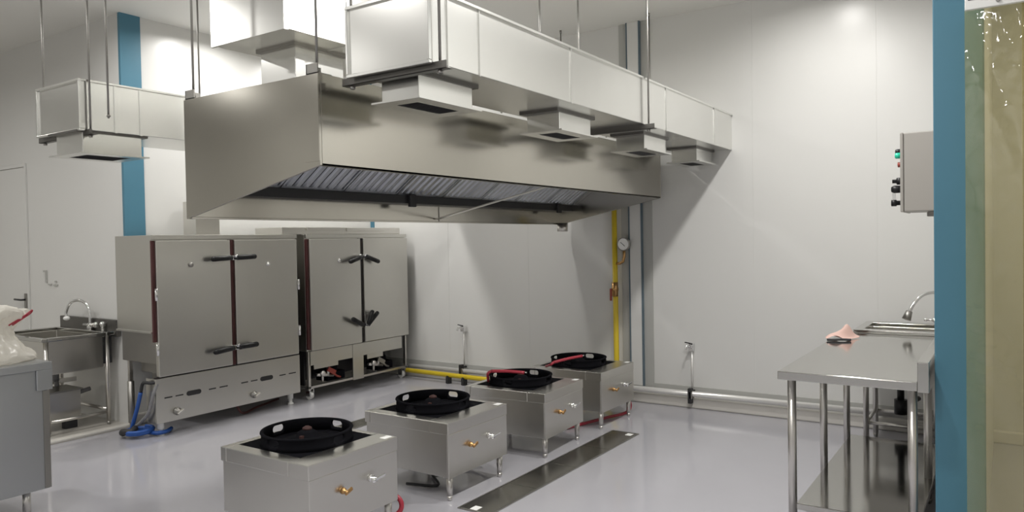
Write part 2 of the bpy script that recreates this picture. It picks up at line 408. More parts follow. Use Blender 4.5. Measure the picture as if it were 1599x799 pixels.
for x, z, mm in ((4.605, 1.417, 'chrome'), (3.80, 1.44, 'dull')):
    obj('vent_nut', MB().lathe([(0, 0), (.022, 0), (.022, .012), (.012, .02), (0, .02)], (x, ys-.045, z), 12, Matrix.Rotation(PI/2, 4, 'X')), mm, S)
pn = obj('front_panel', MB().box(3.462, 4.978, ys-.03, ys-.018, .112, .490).box(3.462, 3.474, ys-.018, ys+.12, .112, .490), 'steel_door', S, .003)
def slotrow(xa, xb):
    w = (xb-xa)
    for u0, u1 in ((0, .11), (.16, .27), (.66, .77), (.83, .96)):
        obj('slot', MB().box(xa+u0*w, xa+u1*w, ys-.033, ys-.029, .316, .326), 'dark', pn)
    c0, c1 = xa+.32*w, xa+.54*w; r = .021
    poly = [(c0+r-r*math.sin(q*PI/8), .321+r*math.cos(q*PI/8)) for q in range(9)]
    poly += [(c1-r+r*math.sin(q*PI/8), .321-r*math.cos(q*PI/8)) for q in range(9)]
    obj('oval_opening', MB().prism(poly, 'y', ys-.033, ys-.029), 'dark', pn)
slotrow(3.535, 4.17); slotrow(4.29, 4.95)
for x in (3.645, 4.425):
    k = obj('knob', MB().lathe([(0, 0), (.034, 0), (.034, .012), (.02, .018), (.016, .045), (0, .045)], (x, ys-.03, .19), 18, Matrix.Rotation(PI/2, 4, 'X')), 'dull', S)
    obj('knob_grip', MB().rbox((x, ys-.085, .19), (.062, .03, .018), -.5, 'Y'), 'tube', k, .004)
for x, y in ((3.53, 6.0), (4.90, 6.0), (3.53, 6.45), (4.90, 6.45)):
    obj('leg', MB().lathe([(0, 0), (.03, 0), (.03, .012), (.018, .02), (.018, .05), (.028, .055), (.028, .42), (0, .42)], (x, y, 0), 16), 'white' if y < 6.2 else 'dull', S)
obj('leg_post', MB().box(3.515, 3.545, 6.435, 6.465, .40, .62).box(4.885, 4.915, 6.435, 6.465, .40, .62), 'tube', S)
fl = obj('flue', MB().box(4.085, 4.335, 6.27, 6.47, 1.70, 2.02), 'steel', S, .003)

T_ = thing('steamer_cabinet', (5.85, 6.2, 0), 'steel steamer cabinet in the far corner with open burner bays and a lid on top', 'steamer')
obj('body', MB().box(5.095, 6.605, ys, 6.52, .50, 1.70), 'steel_door', T_, .004)
obj('header', MB().box(5.095, 6.605, ys-.03, ys, 1.662, 1.70), 'steel_door', T_, .003)
obj('door', MB().box(5.125, 5.838, ys-.045, ys, .508, 1.652), 'steel_door', T_, .006)
obj('door', MB().box(5.885, 6.60, ys-.045, ys, .508, 1.652), 'steel_door', T_, .006)
obj('gasket', MB().box(5.839, 5.884, ys-.02, ys, .505, 1.655), 'darkgasket', T_)
obj('side_gasket', MB().box(5.097, 5.123, ys-.022, ys, .52, 1.652), 'gasket', T_)
door_handle(T_, 5.85, 1.455, ys-.045, -.25, -.35)
door_handle(T_, 5.855, .70, ys-.045, .45, .75, True)
obj('vent_nut', MB().lathe([(0, 0), (.02, 0), (.02, .012), (0, .018)], (5.52, ys-.045, 1.42), 12, Matrix.Rotation(PI/2, 4, 'X')), 'chrome', T_)
obj('burner_apron', MB().box(5.11, 5.71, ys-.02, ys-.01, .355, .50).box(5.87, 6.50, ys-.02, ys-.01, .36, .50), 'steel_door', T_, .002)
obj('apron_tab', MB().box(5.17, 5.50, ys-.02, ys-.01, .31, .355).box(5.93, 6.18, ys-.02, ys-.01, .31, .36), 'steel_door', T_)
obj('centre_post', MB().box(5.71, 5.87, ys-.025, ys-.008, .11, .50), 'steel_door', T_, .002)
obj('frame', MB().box(5.095, 5.125, ys-.02, ys+.01, .10, .50).box(6.555, 6.58, ys-.02, ys+.01, .10, .50).box(5.095, 6.60, ys-.02, ys+.012, .118, .142).box(5.095, 5.125, 6.46, 6.49, .10, .50).box(6.57, 6.60, 6.46, 6.49, .10, .50).box(5.095, 6.60, 6.46, 6.49, .11, .14).box(5.095, 5.115, ys+.01, 6.46, .118, .142), 'tube', T_, .002)
obj('bay_back', MB().box(5.125, 6.57, 6.30, 6.31, .14, .50).box(5.125, 5.14, 6.05, 6.30, .14, .50), 'dark', T_)
for x in (5.33, 6.08):
    b_ = obj('burner', MB().lathe([(0, 0), (.09, 0), (.10, .02), (.10, .06), (.07, .08), (0, .08)], (x+.18, 6.12, .23), 20).box(x+.08, x+.33, 6.02, 6.2, .14, .23), 'iron', T_, .004)
    obj('gas_valve', MB().cyl((x-.09, 6.0, .24), (x+.14, 6.0, .20), .018, 10).ball((x-.02, 5.985, .245), .035).cyl((x-.02, 5.985, .24), (x-.02, 5.985, .16), .014, 10).cyl((x+.06, 5.99, .21), (x+.06, 5.99, .30), .016), 'tube', b_)
    obj('valve_lever', MB().rbox((x+.1, 5.98, .255), (.12, .02, .05), .5, 'Y').tube([(x+.12, 5.99, .23), (x+.2, 6.0, .18), (x+.26, 6.02, .16)], .012), 'redpaint' if x < 6 else 'dull', b_, .003)
for x, y in ((5.15, 6.0), (6.54, 6.0), (5.15, 6.46), (6.54, 6.46)):
    cst = obj('caster', MB().box(x-.028, x-.022, y-.03, y+.03, .035, .115).box(x+.022, x+.028, y-.03, y+.03, .035, .115).box(x-.028, x+.028, y-.03, y+.03, .108, .118), 'chrome', T_)
    obj('wheel', MB().cyl((x-.018, y, .042), (x+.018, y, .042), .042, 20), 'white', cst)
obj('lid', MB().box(4.86, 6.58, 6.02, 6.44, 1.702, 1.775), 'steel', T_, .005)
obj('lid_fold', MB().box(5.16, 5.62, 6.0, 6.02, 1.742, 1.775).box(5.72, 6.3, 6.0, 6.02, 1.735, 1.772), 'steel', T_, .003)

# hoses joined to the first steamer
hs = obj('water_hose', MB().tube([(3.41, 6.08, .38), (3.40, 6.12, .25), (3.39, 6.17, .12), (3.38, 6.19, .05)], .017, 10, 6), 'bluehose', S)
hs['label'] = 'blue water hose with a coil on the floor'
obj('inlet_elbow', MB().tube([(3.47, 5.96, .46), (3.44, 6.0, .46), (3.42, 6.06, .455), (3.41, 6.08, .38)], .014, 10, 6), 'rubber', hs)
pts = [(3.41+.10*math.cos(a)*(1+.05*a/6), 6.12+.10*math.sin(a), .035+.006*a/3) for a in [k*.4 for k in range(34)]]
obj('coil', MB().tube(pts, .017, 8), 'bluehose', hs)
obj('hose_end', MB().tube([(3.46, 6.06, .03), (3.5, 5.98, .028), (3.58, 5.99, .025), (3.66, 6.06, .022)], .018, 8, 6), 'bluehose', hs)
obj('coil_end', MB().tube([(3.335, 6.24, .03), (3.30, 6.17, .055), (3.33, 6.10, .06), (3.38, 6.13, .075)], .028, 10, 5), 'rubber', hs)
q = obj('drain_hose', MB().tube([(3.48, 5.95, .45), (3.445, 5.955, .36), (3.43, 6.0, .22), (3.41, 6.10, .12), (3.40, 6.16, .085)], .014, 10, 8), 'greyhose', S); q['label'] = 'grey drain hose'
q = obj('gas_hose', MB().tube([(4.30, 6.08, .40), (4.28, 6.03, .2), (4.33, 6.0, .03), (4.6, 6.12, .018), (4.95, 6.25, .018)], .012, 8, 8), 'gasket', S); q['label'] = 'dark red gas hose'

# ------------------------------------------------------------------ stoves
def ring_mesh():
    m = MB()
    R0, h_ = .240, .070
    prof = [(R0+.012, 0), (R0+.006, .02), (R0+.006, h_-.012), (R0+.012, h_-.006), (R0+.010, h_), (R0-.006, h_), (R0-.008, h_-.01), (R0-.008, 0), (R0+.012, 0)]
    m.lathe(prof, (0, 0, 0), 72)
    bmesh.ops.remove_doubles(m.bm, verts=m.bm.verts[:], dist=1e-6)
    bmesh.ops.recalc_face_normals(m.bm, faces=m.bm.faces[:])
    me = bpy.data.meshes.new('ring_tmp'); m.bm.to_mesh(me); m.bm.free()
    o = bpy.data.objects.new('ring_tmp', me); COL.objects.link(o)
    c = MB()
    for a in (93, 3, 183, 273):
        a = math.radians(a)
        w, hh, rr = .043, .020, .018
        poly = []
        for sx, sz, q0 in ((1, 1, 0), (-1, 1, 90), (-1, -1, 180), (1, -1, 270)):
            for q in range(5):
                th = math.radians(q0+q*22.5)
                poly.append((sx*(w-rr)+rr*math.cos(th), .040+sz*(hh-rr)+rr*math.sin(th)))
        before = set(c.bm.verts)
        c.prism(poly, 'x', R0-.05, R0+.05)
        bmesh.ops.transform(c.bm, matrix=Matrix.Rotation(a, 4, 'Z'), verts=[v for v in c.bm.verts if v not in before])
    bmesh.ops.recalc_face_normals(c.bm, faces=c.bm.faces[:])
    ce = bpy.data.meshes.new('cut_tmp'); c.bm.to_mesh(ce); c.bm.free()
    co = bpy.data.objects.new('cut_tmp', ce); COL.objects.link(co)
    md = o.modifiers.new('b', 'BOOLEAN'); md.object = co; md.operation = 'DIFFERENCE'; md.solver = 'EXACT'
    bpy.context.view_layer.update()
    dg = bpy.context.evaluated_depsgraph_get()
    res = bpy.data.meshes.new_from_object(o.evaluated_get(dg))
    bpy.data.objects.remove(o); bpy.data.objects.remove(co)
    out = MB(); out.bm.from_mesh(res); bpy.data.meshes.remove(res)
    for v in out.bm.verts: v.co.z += .494; v.co.x += .02; v.co.y += .05
    return out

ST = thing('wok_stove', (0, 0, 0), '', 'stove', 'low wok stoves in a row under the hood')
w, yf_, yb_ = .32, -.35, .355
obj('body', MB().box(-w+.008, w-.008, yf_+.012, yb_-.008, .155, .435), 'steel', ST, .004)
obj('front_panel', MB().box(-w+.004, w-.004, yf_+.002, yf_+.012, .150, .425), 'steel', ST, .003)
obj('top_frame', MB().box(-w, w, yf_, -.20, .425, .50).box(-w, w, .305, yb_, .425, .50).box(-w, -.24, -.20, .305, .425, .50).box(.28, w, -.20, .305, .425, .50), 'steel', ST, .004)
hb = obj('hob_plate', MB().box(-.24, .28, -.20, .305, .470, .494), 'iron', ST, .002)
obj('slat', MB().box(-.23, .27, -.03, .0, .494, .497).box(-.23, .27, .10, .13, .494, .497), 'iron', hb)
obj('wok_ring', ring_mesh(), 'iron', ST)
bu = obj('burner', MB().lathe([(0, 0), (.13, 0), (.13, .012), (.06, .022), (.055, .045), (.03, .06), (0, .06)], (.02, .05, .496), 28), 'iron', ST)
obj('burner_tip', MB().lathe([(0, .058), (.026, .058), (.026, .07), (.012, .078), (0, .078)], (.02, .05, .496), 16).box(-.05, -.02, .02, .035, .512, .535).box(.05, .075, .06, .075, .512, .538), 'rust', bu)
v1 = obj('gas_valve', MB().lathe([(0, 0), (.018, 0), (.014, .015), (.008, .018), (.008, .035), (0, .035)], (-.095, yf_+.002, .318), 14, Matrix.Rotation(PI/2, 4, 'X')), 'brass', ST)
obj('valve_lever', MB().rbox((-.088, yf_-.035, .320), (.052, .010, .018), -.35, 'Y').ball((-.10, yf_-.032, .316), .012), 'brass', v1, .003)
v2 = obj('air_valve', MB().lathe([(0, 0), (.02, 0), (.02, .02), (.012, .024), (.012, .05), (0, .05)], (.10, yf_+.002, .330), 14, Matrix.Rotation(PI/2, 4, 'X')), 'chrome', ST)
obj('lever', MB().rbox((.12, yf_-.045, .333), (.10, .010, .015), -.12, 'Y').ball((.085, yf_-.042, .328), .014), 'chrome', v2, .003)
obj('sticker', MB().box(.245, .305, -.325, -.285, .5003, .5012), 'sticker', ST)
for x in (-.27, .27):
    for y in (-.315, .315):
        l = obj('leg', MB().cyl((x, y, .03), (x, y, .155), .017, 16, .0225), 'tube', ST)
        obj('foot', MB().lathe([(0, 0), (.011, 0), (.015, .01), (.017, .03), (0, .03)], (x, y, 0), 16), 'tube', l)
obj('supply_pipe', MB().tube([(.1, .30, .155), (.1, .28, .10), (.1, -.1, .10), (.0, -.1, .11)], .014, 8), 'dull', ST)
labels = ['low steel wok stove nearest the camera, cut off by the bottom of the picture',
          'low steel wok stove second from the camera, between nearest stove and hose-topped one',
          'low steel wok stove third from the camera, straight red hose over ring',
          'low steel wok stove farthest from the camera, next to the yellow gas pipe']
pos = [(2.755, 3.213, 0, 1.02), (3.822, 3.195, 0, .985), (4.875, 3.170, 3., .965), (5.830, 3.175, 0, .97)]
stoves = []
for i, (x, y, a, zs) in enumerate(pos):
    o = ST if i == 0 else copy_tree(ST); stoves.append(o)
    o.location = (x, y, 0); o.rotation_euler = (0, 0, math.radians(a)); o['label'] = labels[i]; o.scale = (1, 1, zs)
# hoses joined to the stoves
def stove_hose(i, name, pts, r, mat, label):
    root = stoves[i]; mtx = root.matrix_basis.inverted() if False else (Matrix.Translation(root.location) @ root.rotation_euler.to_matrix().to_4x4() @ Matrix.Diagonal((*root.scale, 1))).inverted()
    q = obj(name, MB().tube([mtx @ Vector(p) for p in pts], r, 10, 8), mat, None, at=(0, 0, 0)); q.parent = root; q['label'] = label
stove_hose(0, 'gas_hose', [(3.02, 3.05, .15), (3.09, 2.98, .17), (3.125, 2.90, .13), (3.11, 2.90, .06), (3.02, 3.0, .02), (2.9, 3.2, .016), (2.7, 3.5, .016)], .014, 'red', 'red gas hose')
stove_hose(3, 'gas_hose', [(6.10, 3.02, .16), (6.165, 2.93, .15), (6.185, 2.88, .09), (6.12, 2.89, .025), (5.9, 2.97, .016), (5.7, 3.02, .016), (5.4, 3.1, .016)], .014, 'red', 'red gas hose')
stove_hose(1, 'rubber_hose', [(4.09, 3.2, .15), (4.19, 3.10, .16), (4.2, 3.05, .09), (4.12, 3.15, .02), (3.9, 3.3, .016), (3.7, 3.1, .016), (3.62, 3.3, .016)], .009, 'rubber', 'black rubber hose')
def wand(p0, p1, p2, label):
    w_ = thing('igniter_hose', p0, label, 'hose', 'red igniter hoses on the wok rings')
    obj('hose', MB().tube([p0, tuple((Vector(p0)*.5+Vector(p1)*.5)+Vector((0, 0, .004))), p1], .0125, 10, 6), 'red', w_)
    obj('hose_tail', MB().tube([p0, (p0[0]-.02, p0[1]+.02, p0[2]-.02), p2], .011, 10, 6), 'red', w_)
    obj('nozzle', MB().cyl(p1, tuple(Vector(p1)+(Vector(p1)-Vector(p0)).normalized()*.02), .008, 10), 'dull', w_)
wand((4.645, 3.33, .595), (4.735, 3.085, .589), (4.70, 3.40, .50), 'straight red hose lying across the ring edge of the third stove from the camera')
wand((5.40, 3.22, .560), (5.66, 3.085, .588), (5.54, 3.38, .495), 'slanting red hose lying across the ring edge of the farthest stove')

# ------------------------------------------------------------------ floor drains
def drain(x0, x1, y0, y1, label, n):
    d_ = thing('floor_drain', (x0, (y0+y1)/2, 0), label, 'drain')
    obj('frame', MB().box(x0, x1, y0, y0+.012, .0, .006).box(x0, x1, y1-.012, y1, .0, .006).box(x0, x0+.012, y0+.012, y1-.012, 0, .006).box(x1-.012, x1, y0+.012, y1-.012, 0, .006), 'dull', d_)
    for i in range(n):
        a = x0+.014+(x1-x0-.028)*i/n; b = x0+.014+(x1-x0-.028)*(i+1)/n
        obj('cover_plate', MB().box(a+.002, b-.002, y0+.014, y1-.014, .001, .005), 'drain', d_, .001)
    return d_
dd = drain(3.47, 5.565, 2.517, 2.757, 'long dark steel floor drain cover in front of the stove row', 4)
for x in (3.52, 5.50): obj('end_mark', MB().box(x-.03, x+.03, 2.60-(.05 if x > 4 else -.03), 2.65-(.05 if x > 4 else -.03), .005, .0065), 'sticker', dd)  # small white plates near both ends of the drain
drain(4.30, 5.15, 4.70, 4.90, 'short steel floor drain behind the two nearest stoves', 2)

# ------------------------------------------------------------------ pipes on the far wall
wp = thing('water_pipe', (6.65, 3.2, .1), 'pale water pipe running low along the whole far wall', 'pipe')
obj('pipe_run', MB().tube([(6.635, .45, .150), (6.635, 6.45, .128)], .026, 14), 'pipe', wp)
for y in (2.465, 4.2, 5.15): obj('clamp', MB().box(6.60, 6.665, y-.014, y+.014, .10, .165), 'dull', wp, .003)
def tap(y, z, label, br):
    t_ = thing('wall_tap', (6.66, y, .1), label, 'tap', 'small taps on the far wall')
    obj('riser', MB().tube([(6.685, y, .13), (6.685, y, z-.03)], .009, 10), 'pipe', t_)
    tv = obj('tap_body', MB().cyl((6.70, y, z), (6.64, y, z), .018, 12).tube([(6.65, y, z), (6.61, y+.02, z+.005), (6.595, y+.025, z-.03)], .012, 10).cyl((6.66, y, z), (6.66, y, z+.025), .009, 10).box(6.655, 6.70, y-.022, y+.022, z-.045, z+.02), 'chrome', t_, .002)
    obj('tap_handle', MB().rbox((6.65, y+.02, z+.028), (.014, .075, .010), .15, 'X'), 'blackp', t_, .003)
    obj('bracket', MB().box(6.60, 6.655, y-.018, y+.018, br, br+.14).box(6.655, XF, y-.018, y+.018, br+.1, br+.115), 'dark', t_, .004)
tap(2.475, .585, 'small wall tap on a thin riser to the right of the far stove', .055)
tap(5.17, .62, 'small wall tap on a thin riser between the far corner steamer and the stoves', .065)
gp = thing('gas_pipe', (6.6, 4.0, 0), 'yellow gas pipe along the foot of the far wall and up behind the hood', 'pipe')
obj('pipe_run', MB().tube([(6.52, 5.90, .10), (6.52, 3.35, .082), (6.52, 3.27, .088), (6.55, 3.25, .16), (6.655, 3.245, .30), (6.665, 3.245, .40), (6.665, 3.25, 2.33)], .026, 14), 'yellow', gp)
for y, z in ((5.27, .09), (5.05, .09), (4.1, .085)): obj('floor_bracket', MB().box(6.50, 6.54, y-.03, y+.03, 0, z-.02).box(6.49, 6.55, y-.015, y+.015, 0, z), 'dark', gp, .004)
vv = obj('ball_valve', MB().ball((6.655, 3.247, 1.10), (.04, .036, .045)).cyl((6.655, 3.247, 1.03), (6.655, 3.247, 1.17), .032, 14).cyl((6.655, 3.247, 1.1), (6.60, 3.247, 1.1), .013), 'brass', gp)
obj('valve_handle', MB().box(6.585, 6.598, 3.25, 3.272, .99, 1.11), 'redpaint', vv, .004)
pg = obj('pressure_gauge', MB().lathe([(0, 0), (.062, 0), (.066, .006), (.066, .035), (.058, .04), (.056, .034), (0, .034)], (6.655, 3.135, 1.545), 28, Matrix.Rotation(-PI/2, 4, 'Y')), 'dull', gp)
obj('gauge_face', MB().lathe([(0, .0345), (.056, .0345)], (6.655, 3.135, 1.545), 28, Matrix.Rotation(-PI/2, 4, 'Y')), 'sticker', pg)
obj('gauge_needle', MB().rbox((6.619, 3.14, 1.545), (.002, .06, .005), .7, 'X'), 'dark', pg)
obj('gauge_stem', MB().tube([(6.64, 3.135, 1.485), (6.64, 3.135, 1.42), (6.645, 3.15, 1.375), (6.655, 3.19, 1.355), (6.66, 3.23, 1.355)], .014, 10), 'brass', gp)

# ------------------------------------------------------------------ work table, right
W = thing('work_table', (4.95, .68, 0), 'long stainless steel work table with splashback and undershelf along the right wall', 'table')
tx0, tx1, ty0, ty1, tz = 4.05, 5.87, .335, 1.03, .88
obj('table_top', MB().box(tx0, tx1, ty0+.038, ty1, tz-.045, tz), 'top', W, .004)
obj('splashback', MB().box(tx0, tx1, ty0-.012, ty0+.038, tz-.05, tz+.098), 'top', W, .004)
for x in (4.17, 4.99, 5.79):
    for y in (.985, .405):
        l = obj('leg', MB().cyl((x, y, .03), (x, y, tz-.045), .0225, 18), 'tube', W)
        obj('foot', MB().lathe([(0, 0), (.014, 0), (.018, .012), (.0225, .03), (0, .03)], (x, y, 0), 16), 'dull', l)
obj('undershelf', MB().box(tx0+.11, tx1-.06, .375, .965, .115, .15), 'top', W, .004)
# sink stand behind it
K = thing('sink_stand', (6.2, .68, 0), 'stainless steel sink on a tube stand beyond the work table, far right', 'sink')
sx0, sx1, sy0, sy1, sz = 5.90, 6.52, .36, .955, .905
obj('rim', MB().box(sx0, sx0+.075, sy0, sy1, sz-.03, sz).box(sx1-.10, sx1, sy0, sy1, sz-.03, sz).box(sx0+.075, sx1-.10, sy0, sy0+.07, sz-.03, sz).box(sx0+.075, sx1-.10, sy1-.06, sy1, sz-.03, sz), 'top', K, .004)
a, b, c, d_, e = sx0+.075, sx1-.10, sy0+.07, sy1-.06, sz-.28
obj('basin', MB().box(a-.006, a, c, d_, e, sz-.03).box(b, b+.006, c, d_, e, sz-.03).box(a, b, c-.006, c, e, sz-.03).box(a, b, d_, d_+.006, e, sz-.03).box(a, b, c, d_, e-.006, e), 'steel', K, .003)
for x in (5.98, 6.44):
    for y in (.885, .43):
        l = obj('leg', MB().cyl((x, y, .03), (x, y, sz-.03), .02, 16), 'tube', K)
        obj('foot', MB().lathe([(0, 0), (.014, 0), (.02, .03), (0, .03)], (x, y, 0), 16), 'dull', l)
obj('lower_rail', MB().tube([(5.98, .43, .21), (5.98, .885, .21)], .013, 10).tube([(6.44, .43, .21), (6.44, .885, .21)], .013, 10).tube([(5.98, .885, .21), (6.44, .885, .21)], .013, 10).tube([(5.98, .43, .21), (6.44, .43, .21)], .013, 10), 'tube', K)
obj('drain_trap', MB().cyl((6.2, .68, .62), (6.2, .68, .30), .025, 14).cyl((6.2, .68, .36), (6.2, .68, .25), .045, 16).tube([(6.2, .68, .27), (6.3, .66, .26), (6.5, .62, .30), (6.6, .6, .30)], .02, 10), 'blackp', K)
fz = sz
F_ = thing('sink_faucet', (6.47, .42, fz), 'chrome gooseneck faucet arching over the far right sink', 'faucet')
obj('spout', MB().tube([(6.46, .40, fz), (6.45, .40, fz+.14), (6.38, .43, fz+.235), (6.28, .48, fz+.255), (6.20, .54, fz+.235), (6.15, .59, fz+.17), (6.13, .615, fz+.115)], .013, 12, 6), 'chrome', F_)
obj('aerator', MB().cyl((6.132, .612, fz+.125), (6.116, .631, fz+.065), .022, 14, .031), 'dull', F_)
obj('base', MB().lathe([(0, 0), (.03, 0), (.028, .02), (.018, .035), (0, .035)], (6.46, .40, fz), 18), 'chrome', F_)
obj('tap_knob', MB().cyl((6.46, .40, fz+.03), (6.46, .47, fz+.03), .014, 12).ball((6.46, .475, fz+.033), .02).ball((6.46, .535, fz+.033), .014).cyl((6.46, .47, fz+.03), (6.46, .53, fz+.033), .008), 'chrome', F_)
# pink cloth, folded, standing on its folds
m = MB()
P0 = [(5.40, 1.015), (5.46, .96), (5.56, .90), (5.66, .84)]
top = [(5.42, .985, .915), (5.50, .955, .955), (5.58, .90, .935), (5.68, .82, .905)]
def sheet(mb, rows, th=.004):
    n = len(rows[0]); V = [[mb.bm.verts.new(p) for p in r] for r in rows]; V2 = [[mb.bm.verts.new((p[0], p[1], p[2]+th)) for p in r] for r in rows]
    fs = []
    for G in (V, V2):
        for i in range(len(rows)-1):
            for j in range(n-1):
                f = mb.bm.faces.new((G[i][j], G[i][j+1], G[i+1][j+1], G[i+1][j])); f.smooth = True
    R = len(rows)
    for i in range(R-1):
        mb.bm.faces.new((V[i][0], V[i+1][0], V2[i+1][0], V2[i][0])); mb.bm.faces.new((V[i][n-1], V[i+1][n-1], V2[i+1][n-1], V2[i][n-1]))
    for j in range(n-1):
        mb.bm.faces.new((V[0][j], V[0][j+1], V2[0][j+1], V2[0][j])); mb.bm.faces.new((V[R-1][j], V[R-1][j+1], V2[R-1][j+1], V2[R-1][j]))
rows = []
for i in range(9):
    u = i/8; r = []
    for j in range(11):
        v = j/10
        x = 5.36+.20*u+.06*v; y = 1.035-.15*v+.02*math.sin(u*5)
        ridge = math.exp(-((v-.32-.12*u)/.30)**2)
        z = tz+.004+(.085*ridge*(.25+.75*u))+.012*math.sin(9*v+3*u)*ridge+(.03*max(0, v-.75)*math.sin(u*6+1) if v > .75 else 0)
        if u < .12: z = tz+.006+.035*ridge*(1-abs(v-.5))
        r.append((x, y, max(z, tz+.0035)))
    rows.append(r)
sheet(m, rows)
cl = obj('cloth', m, 'pink'); tag(cl, 'crumpled pink cloth lying on the steel work table', 'cloth')
sm = cl.modifiers.new('smooth', 'SUBSURF'); sm.levels = 1; sm.render_levels = 2
ch = obj('dark_lining', MB().tube([(5.35, 1.03, tz+.010), (5.37, .99, tz+.009), (5.39, .94, tz+.012), (5.41, .89, tz+.010)], .008, 8, 5), 'rubber', None)
ch.parent = cl; ch.location = Vector(ch.location)-ORG[cl.name]

# ------------------------------------------------------------------ control box
CB = thing('control_box', (5.26, .43, 1.733), 'grey electric control box with buttons and a key on the right wall', 'control box')
bx0, bx1, by1, bz0, bz1 = 5.06, 5.46, .55, 1.733, 2.208
obj('case', MB().box(bx0, bx1, YD, by1-.02, bz0, bz1), 'box', CB, .006)
obj('door', MB().box(bx0-.003, bx1+.003, by1-.018, by1, bz0-.003, bz1+.003), 'box', CB, .006)
RX = Matrix.Rotation(-PI/2, 4, 'X')
def button(name, x, z, mat, prof): return obj(name, MB().lathe(prof, (x, by1, z), 16, RX), mat, CB)
cap = [(0, 0), (.018, 0), (.018, .03), (.014, .036), (0, .036)]
button('indicator_lamp', 5.16, 2.105, 'blackp', cap); button('start_button', 5.14, 2.08, 'green', cap)
button('stop_button', 5.15, 2.025, 'redpaint', [(0, 0), (.016, 0), (.016, .022), (0, .024)])
button('selector_switch', 5.17, 1.925, 'blackp', [(0, 0), (.022, 0), (.022, .03), (.012, .034), (.012, .055), (0, .055)])
kk = button('key_switch', 5.16, 1.875, 'blackp', [(0, 0), (.022, 0), (.024, .045), (.016, .06), (0, .06)])
obj('hanging_key', MB().box(5.157, 5.163, by1+.035, by1+.055, 1.81, 1.87), 'chrome', kk)
button('knob', 5.16, 1.79, 'blackp', [(0, 0), (.014, 0), (.014, .03), (.02, .032), (.02, .06), (0, .062)])
obj('conduit', MB().cyl((5.26, .36, bz0-.07), (5.26, .36, bz0), .02, 12).tube([(5.26, .36, bz0), (5.26, .345, 1.62), (5.26, .33, 1.5), (5.26, .33, 1.05)], .013, 10).box(5.2, 5.32, YD, .42, bz0-.03, bz0-.004), 'box', CB, .002)

# ------------------------------------------------------------------ pvc strip curtain
PC = thing('strip_curtain', (4.06, -.2, 0), 'yellowish clear plastic strip curtain beside the blue post at the right edge', 'curtain')
rl = obj('hanging_plate', MB().box(4.03, 4.055, -1.0, .168, 2.622, 2.80), 'white', PC, .003)
obj('bolt', MB().cyl((4.022, .04, 2.645), (4.03, .04, 2.645), .008, 8).cyl((4.022, -.16, 2.645), (4.03, -.16, 2.645), .008, 8), 'dull', rl)
obj('rail_slot', MB().box(4.0285, 4.03, .09, .155, 2.664, 2.674), 'dark', rl)
for i, (ya, yb2) in enumerate(((.170, -.09), (-.05, -.31), (-.27, -.53), (-.49, -.75))):
    m = MB(); ny, nz = 14, 60
    V = []
    x_ = 4.06 if i % 2 == 0 else 4.075
    for k in range(nz+1):
        z = .02+(2.66-.02)*k/nz; r = []
        for j in range(ny+1):
            y = ya+(yb2-ya)*j/ny
            r.append(m.bm.verts.new((x_+.004*math.sin(z*7+j*.5+i)+.003*math.sin(z*17+j)*((z/2.6)**2)+.006*math.sin(j/ny*PI), y, z)))
        V.append(r)
    for k in range(nz):
        for j in range(ny):
            f = m.bm.faces.new((V[k][j], V[k][j+1], V[k+1][j+1], V[k+1][j])); f.smooth = True
    obj('strip', m, 'pvc', PC)

# ------------------------------------------------------------------ sink on the left
LS = thing('sink_unit', (3.25, 7.2, 0), 'deep single bowl steel sink on tube legs in the alcove at the left', 'sink')
lx0, lx1, ly0, ly1, lz = 2.93, 3.56, 6.72, 7.70, .845
obj('rim', MB().box(lx0, lx0+.05, ly0, ly1, lz-.03, lz).box(lx1-.09, lx1, ly0, ly1, lz-.03, lz).box(lx0+.05, lx1-.09, ly0, ly0+.06, lz-.03, lz).box(lx0+.05, lx1-.09, ly1-.06, ly1, lz-.03, lz), 'top', LS, .005)
a, b, c, d_, e = lx0+.05, lx1-.09, ly0+.06, ly1-.06, .53
bs = obj('basin', MB().box(a-.006, a, c, d_, e, lz-.03).box(b, b+.006, c, d_, e, lz-.03).box(a, b, c-.006, c, e, lz-.03).box(a, b, d_, d_+.006, e, lz-.03).box(a, b, c, d_, e-.006, e), 'steel', LS, .003)
obj('splashback', MB().box(lx1-.01, lx1+.028, 6.70, 7.74, lz-.05, .945), 'dim', LS, .004)
obj('basin_shade', MB().box(lx1-.10, lx1-.02, ly0+.05, ly0+.06, .56, .80), 'dark', LS)  # dark plate standing in for shade on the basin's right side
for x in (2.99, 3.50):
    for y in (6.78, 7.64):
        l = obj('leg', MB().cyl((x, y, .035), (x, y, lz-.03), .02, 16), 'tube', LS)
        obj('foot', MB().lathe([(0, .004), (.014, .004), (.02, .035), (0, .035)], (x, y, 0), 14), 'dull', l)
obj('lower_rail', MB().tube([(2.99, 6.78, .12), (3.50, 6.78, .12)], .014, 10).tube([(2.99, 7.64, .12), (3.50, 7.64, .12)], .014, 10).tube([(3.50, 6.78, .14), (3.50, 7.64, .14)], .014, 10).tube([(2.99, 6.78, .14), (2.99, 7.64, .14)], .014, 10), 'tube', LS)
obj('mid_rail', MB().box(2.99, 3.47, 7.28, 7.31, .36, .40), 'tube', LS)
obj('drain_pipe', MB().cyl((3.25, 7.2, .53), (3.25, 7.2, .40), .03, 14).tube([(3.25, 7.2, .42), (3.28, 7.2, .30), (3.40, 7.2, .26), (3.55, 7.2, .28)], .02, 10, 5), 'greyhose', LS)
LF = thing('swivel_faucet', (3.5, 7.2, lz), 'chrome high arc faucet over the left alcove sink', 'faucet')
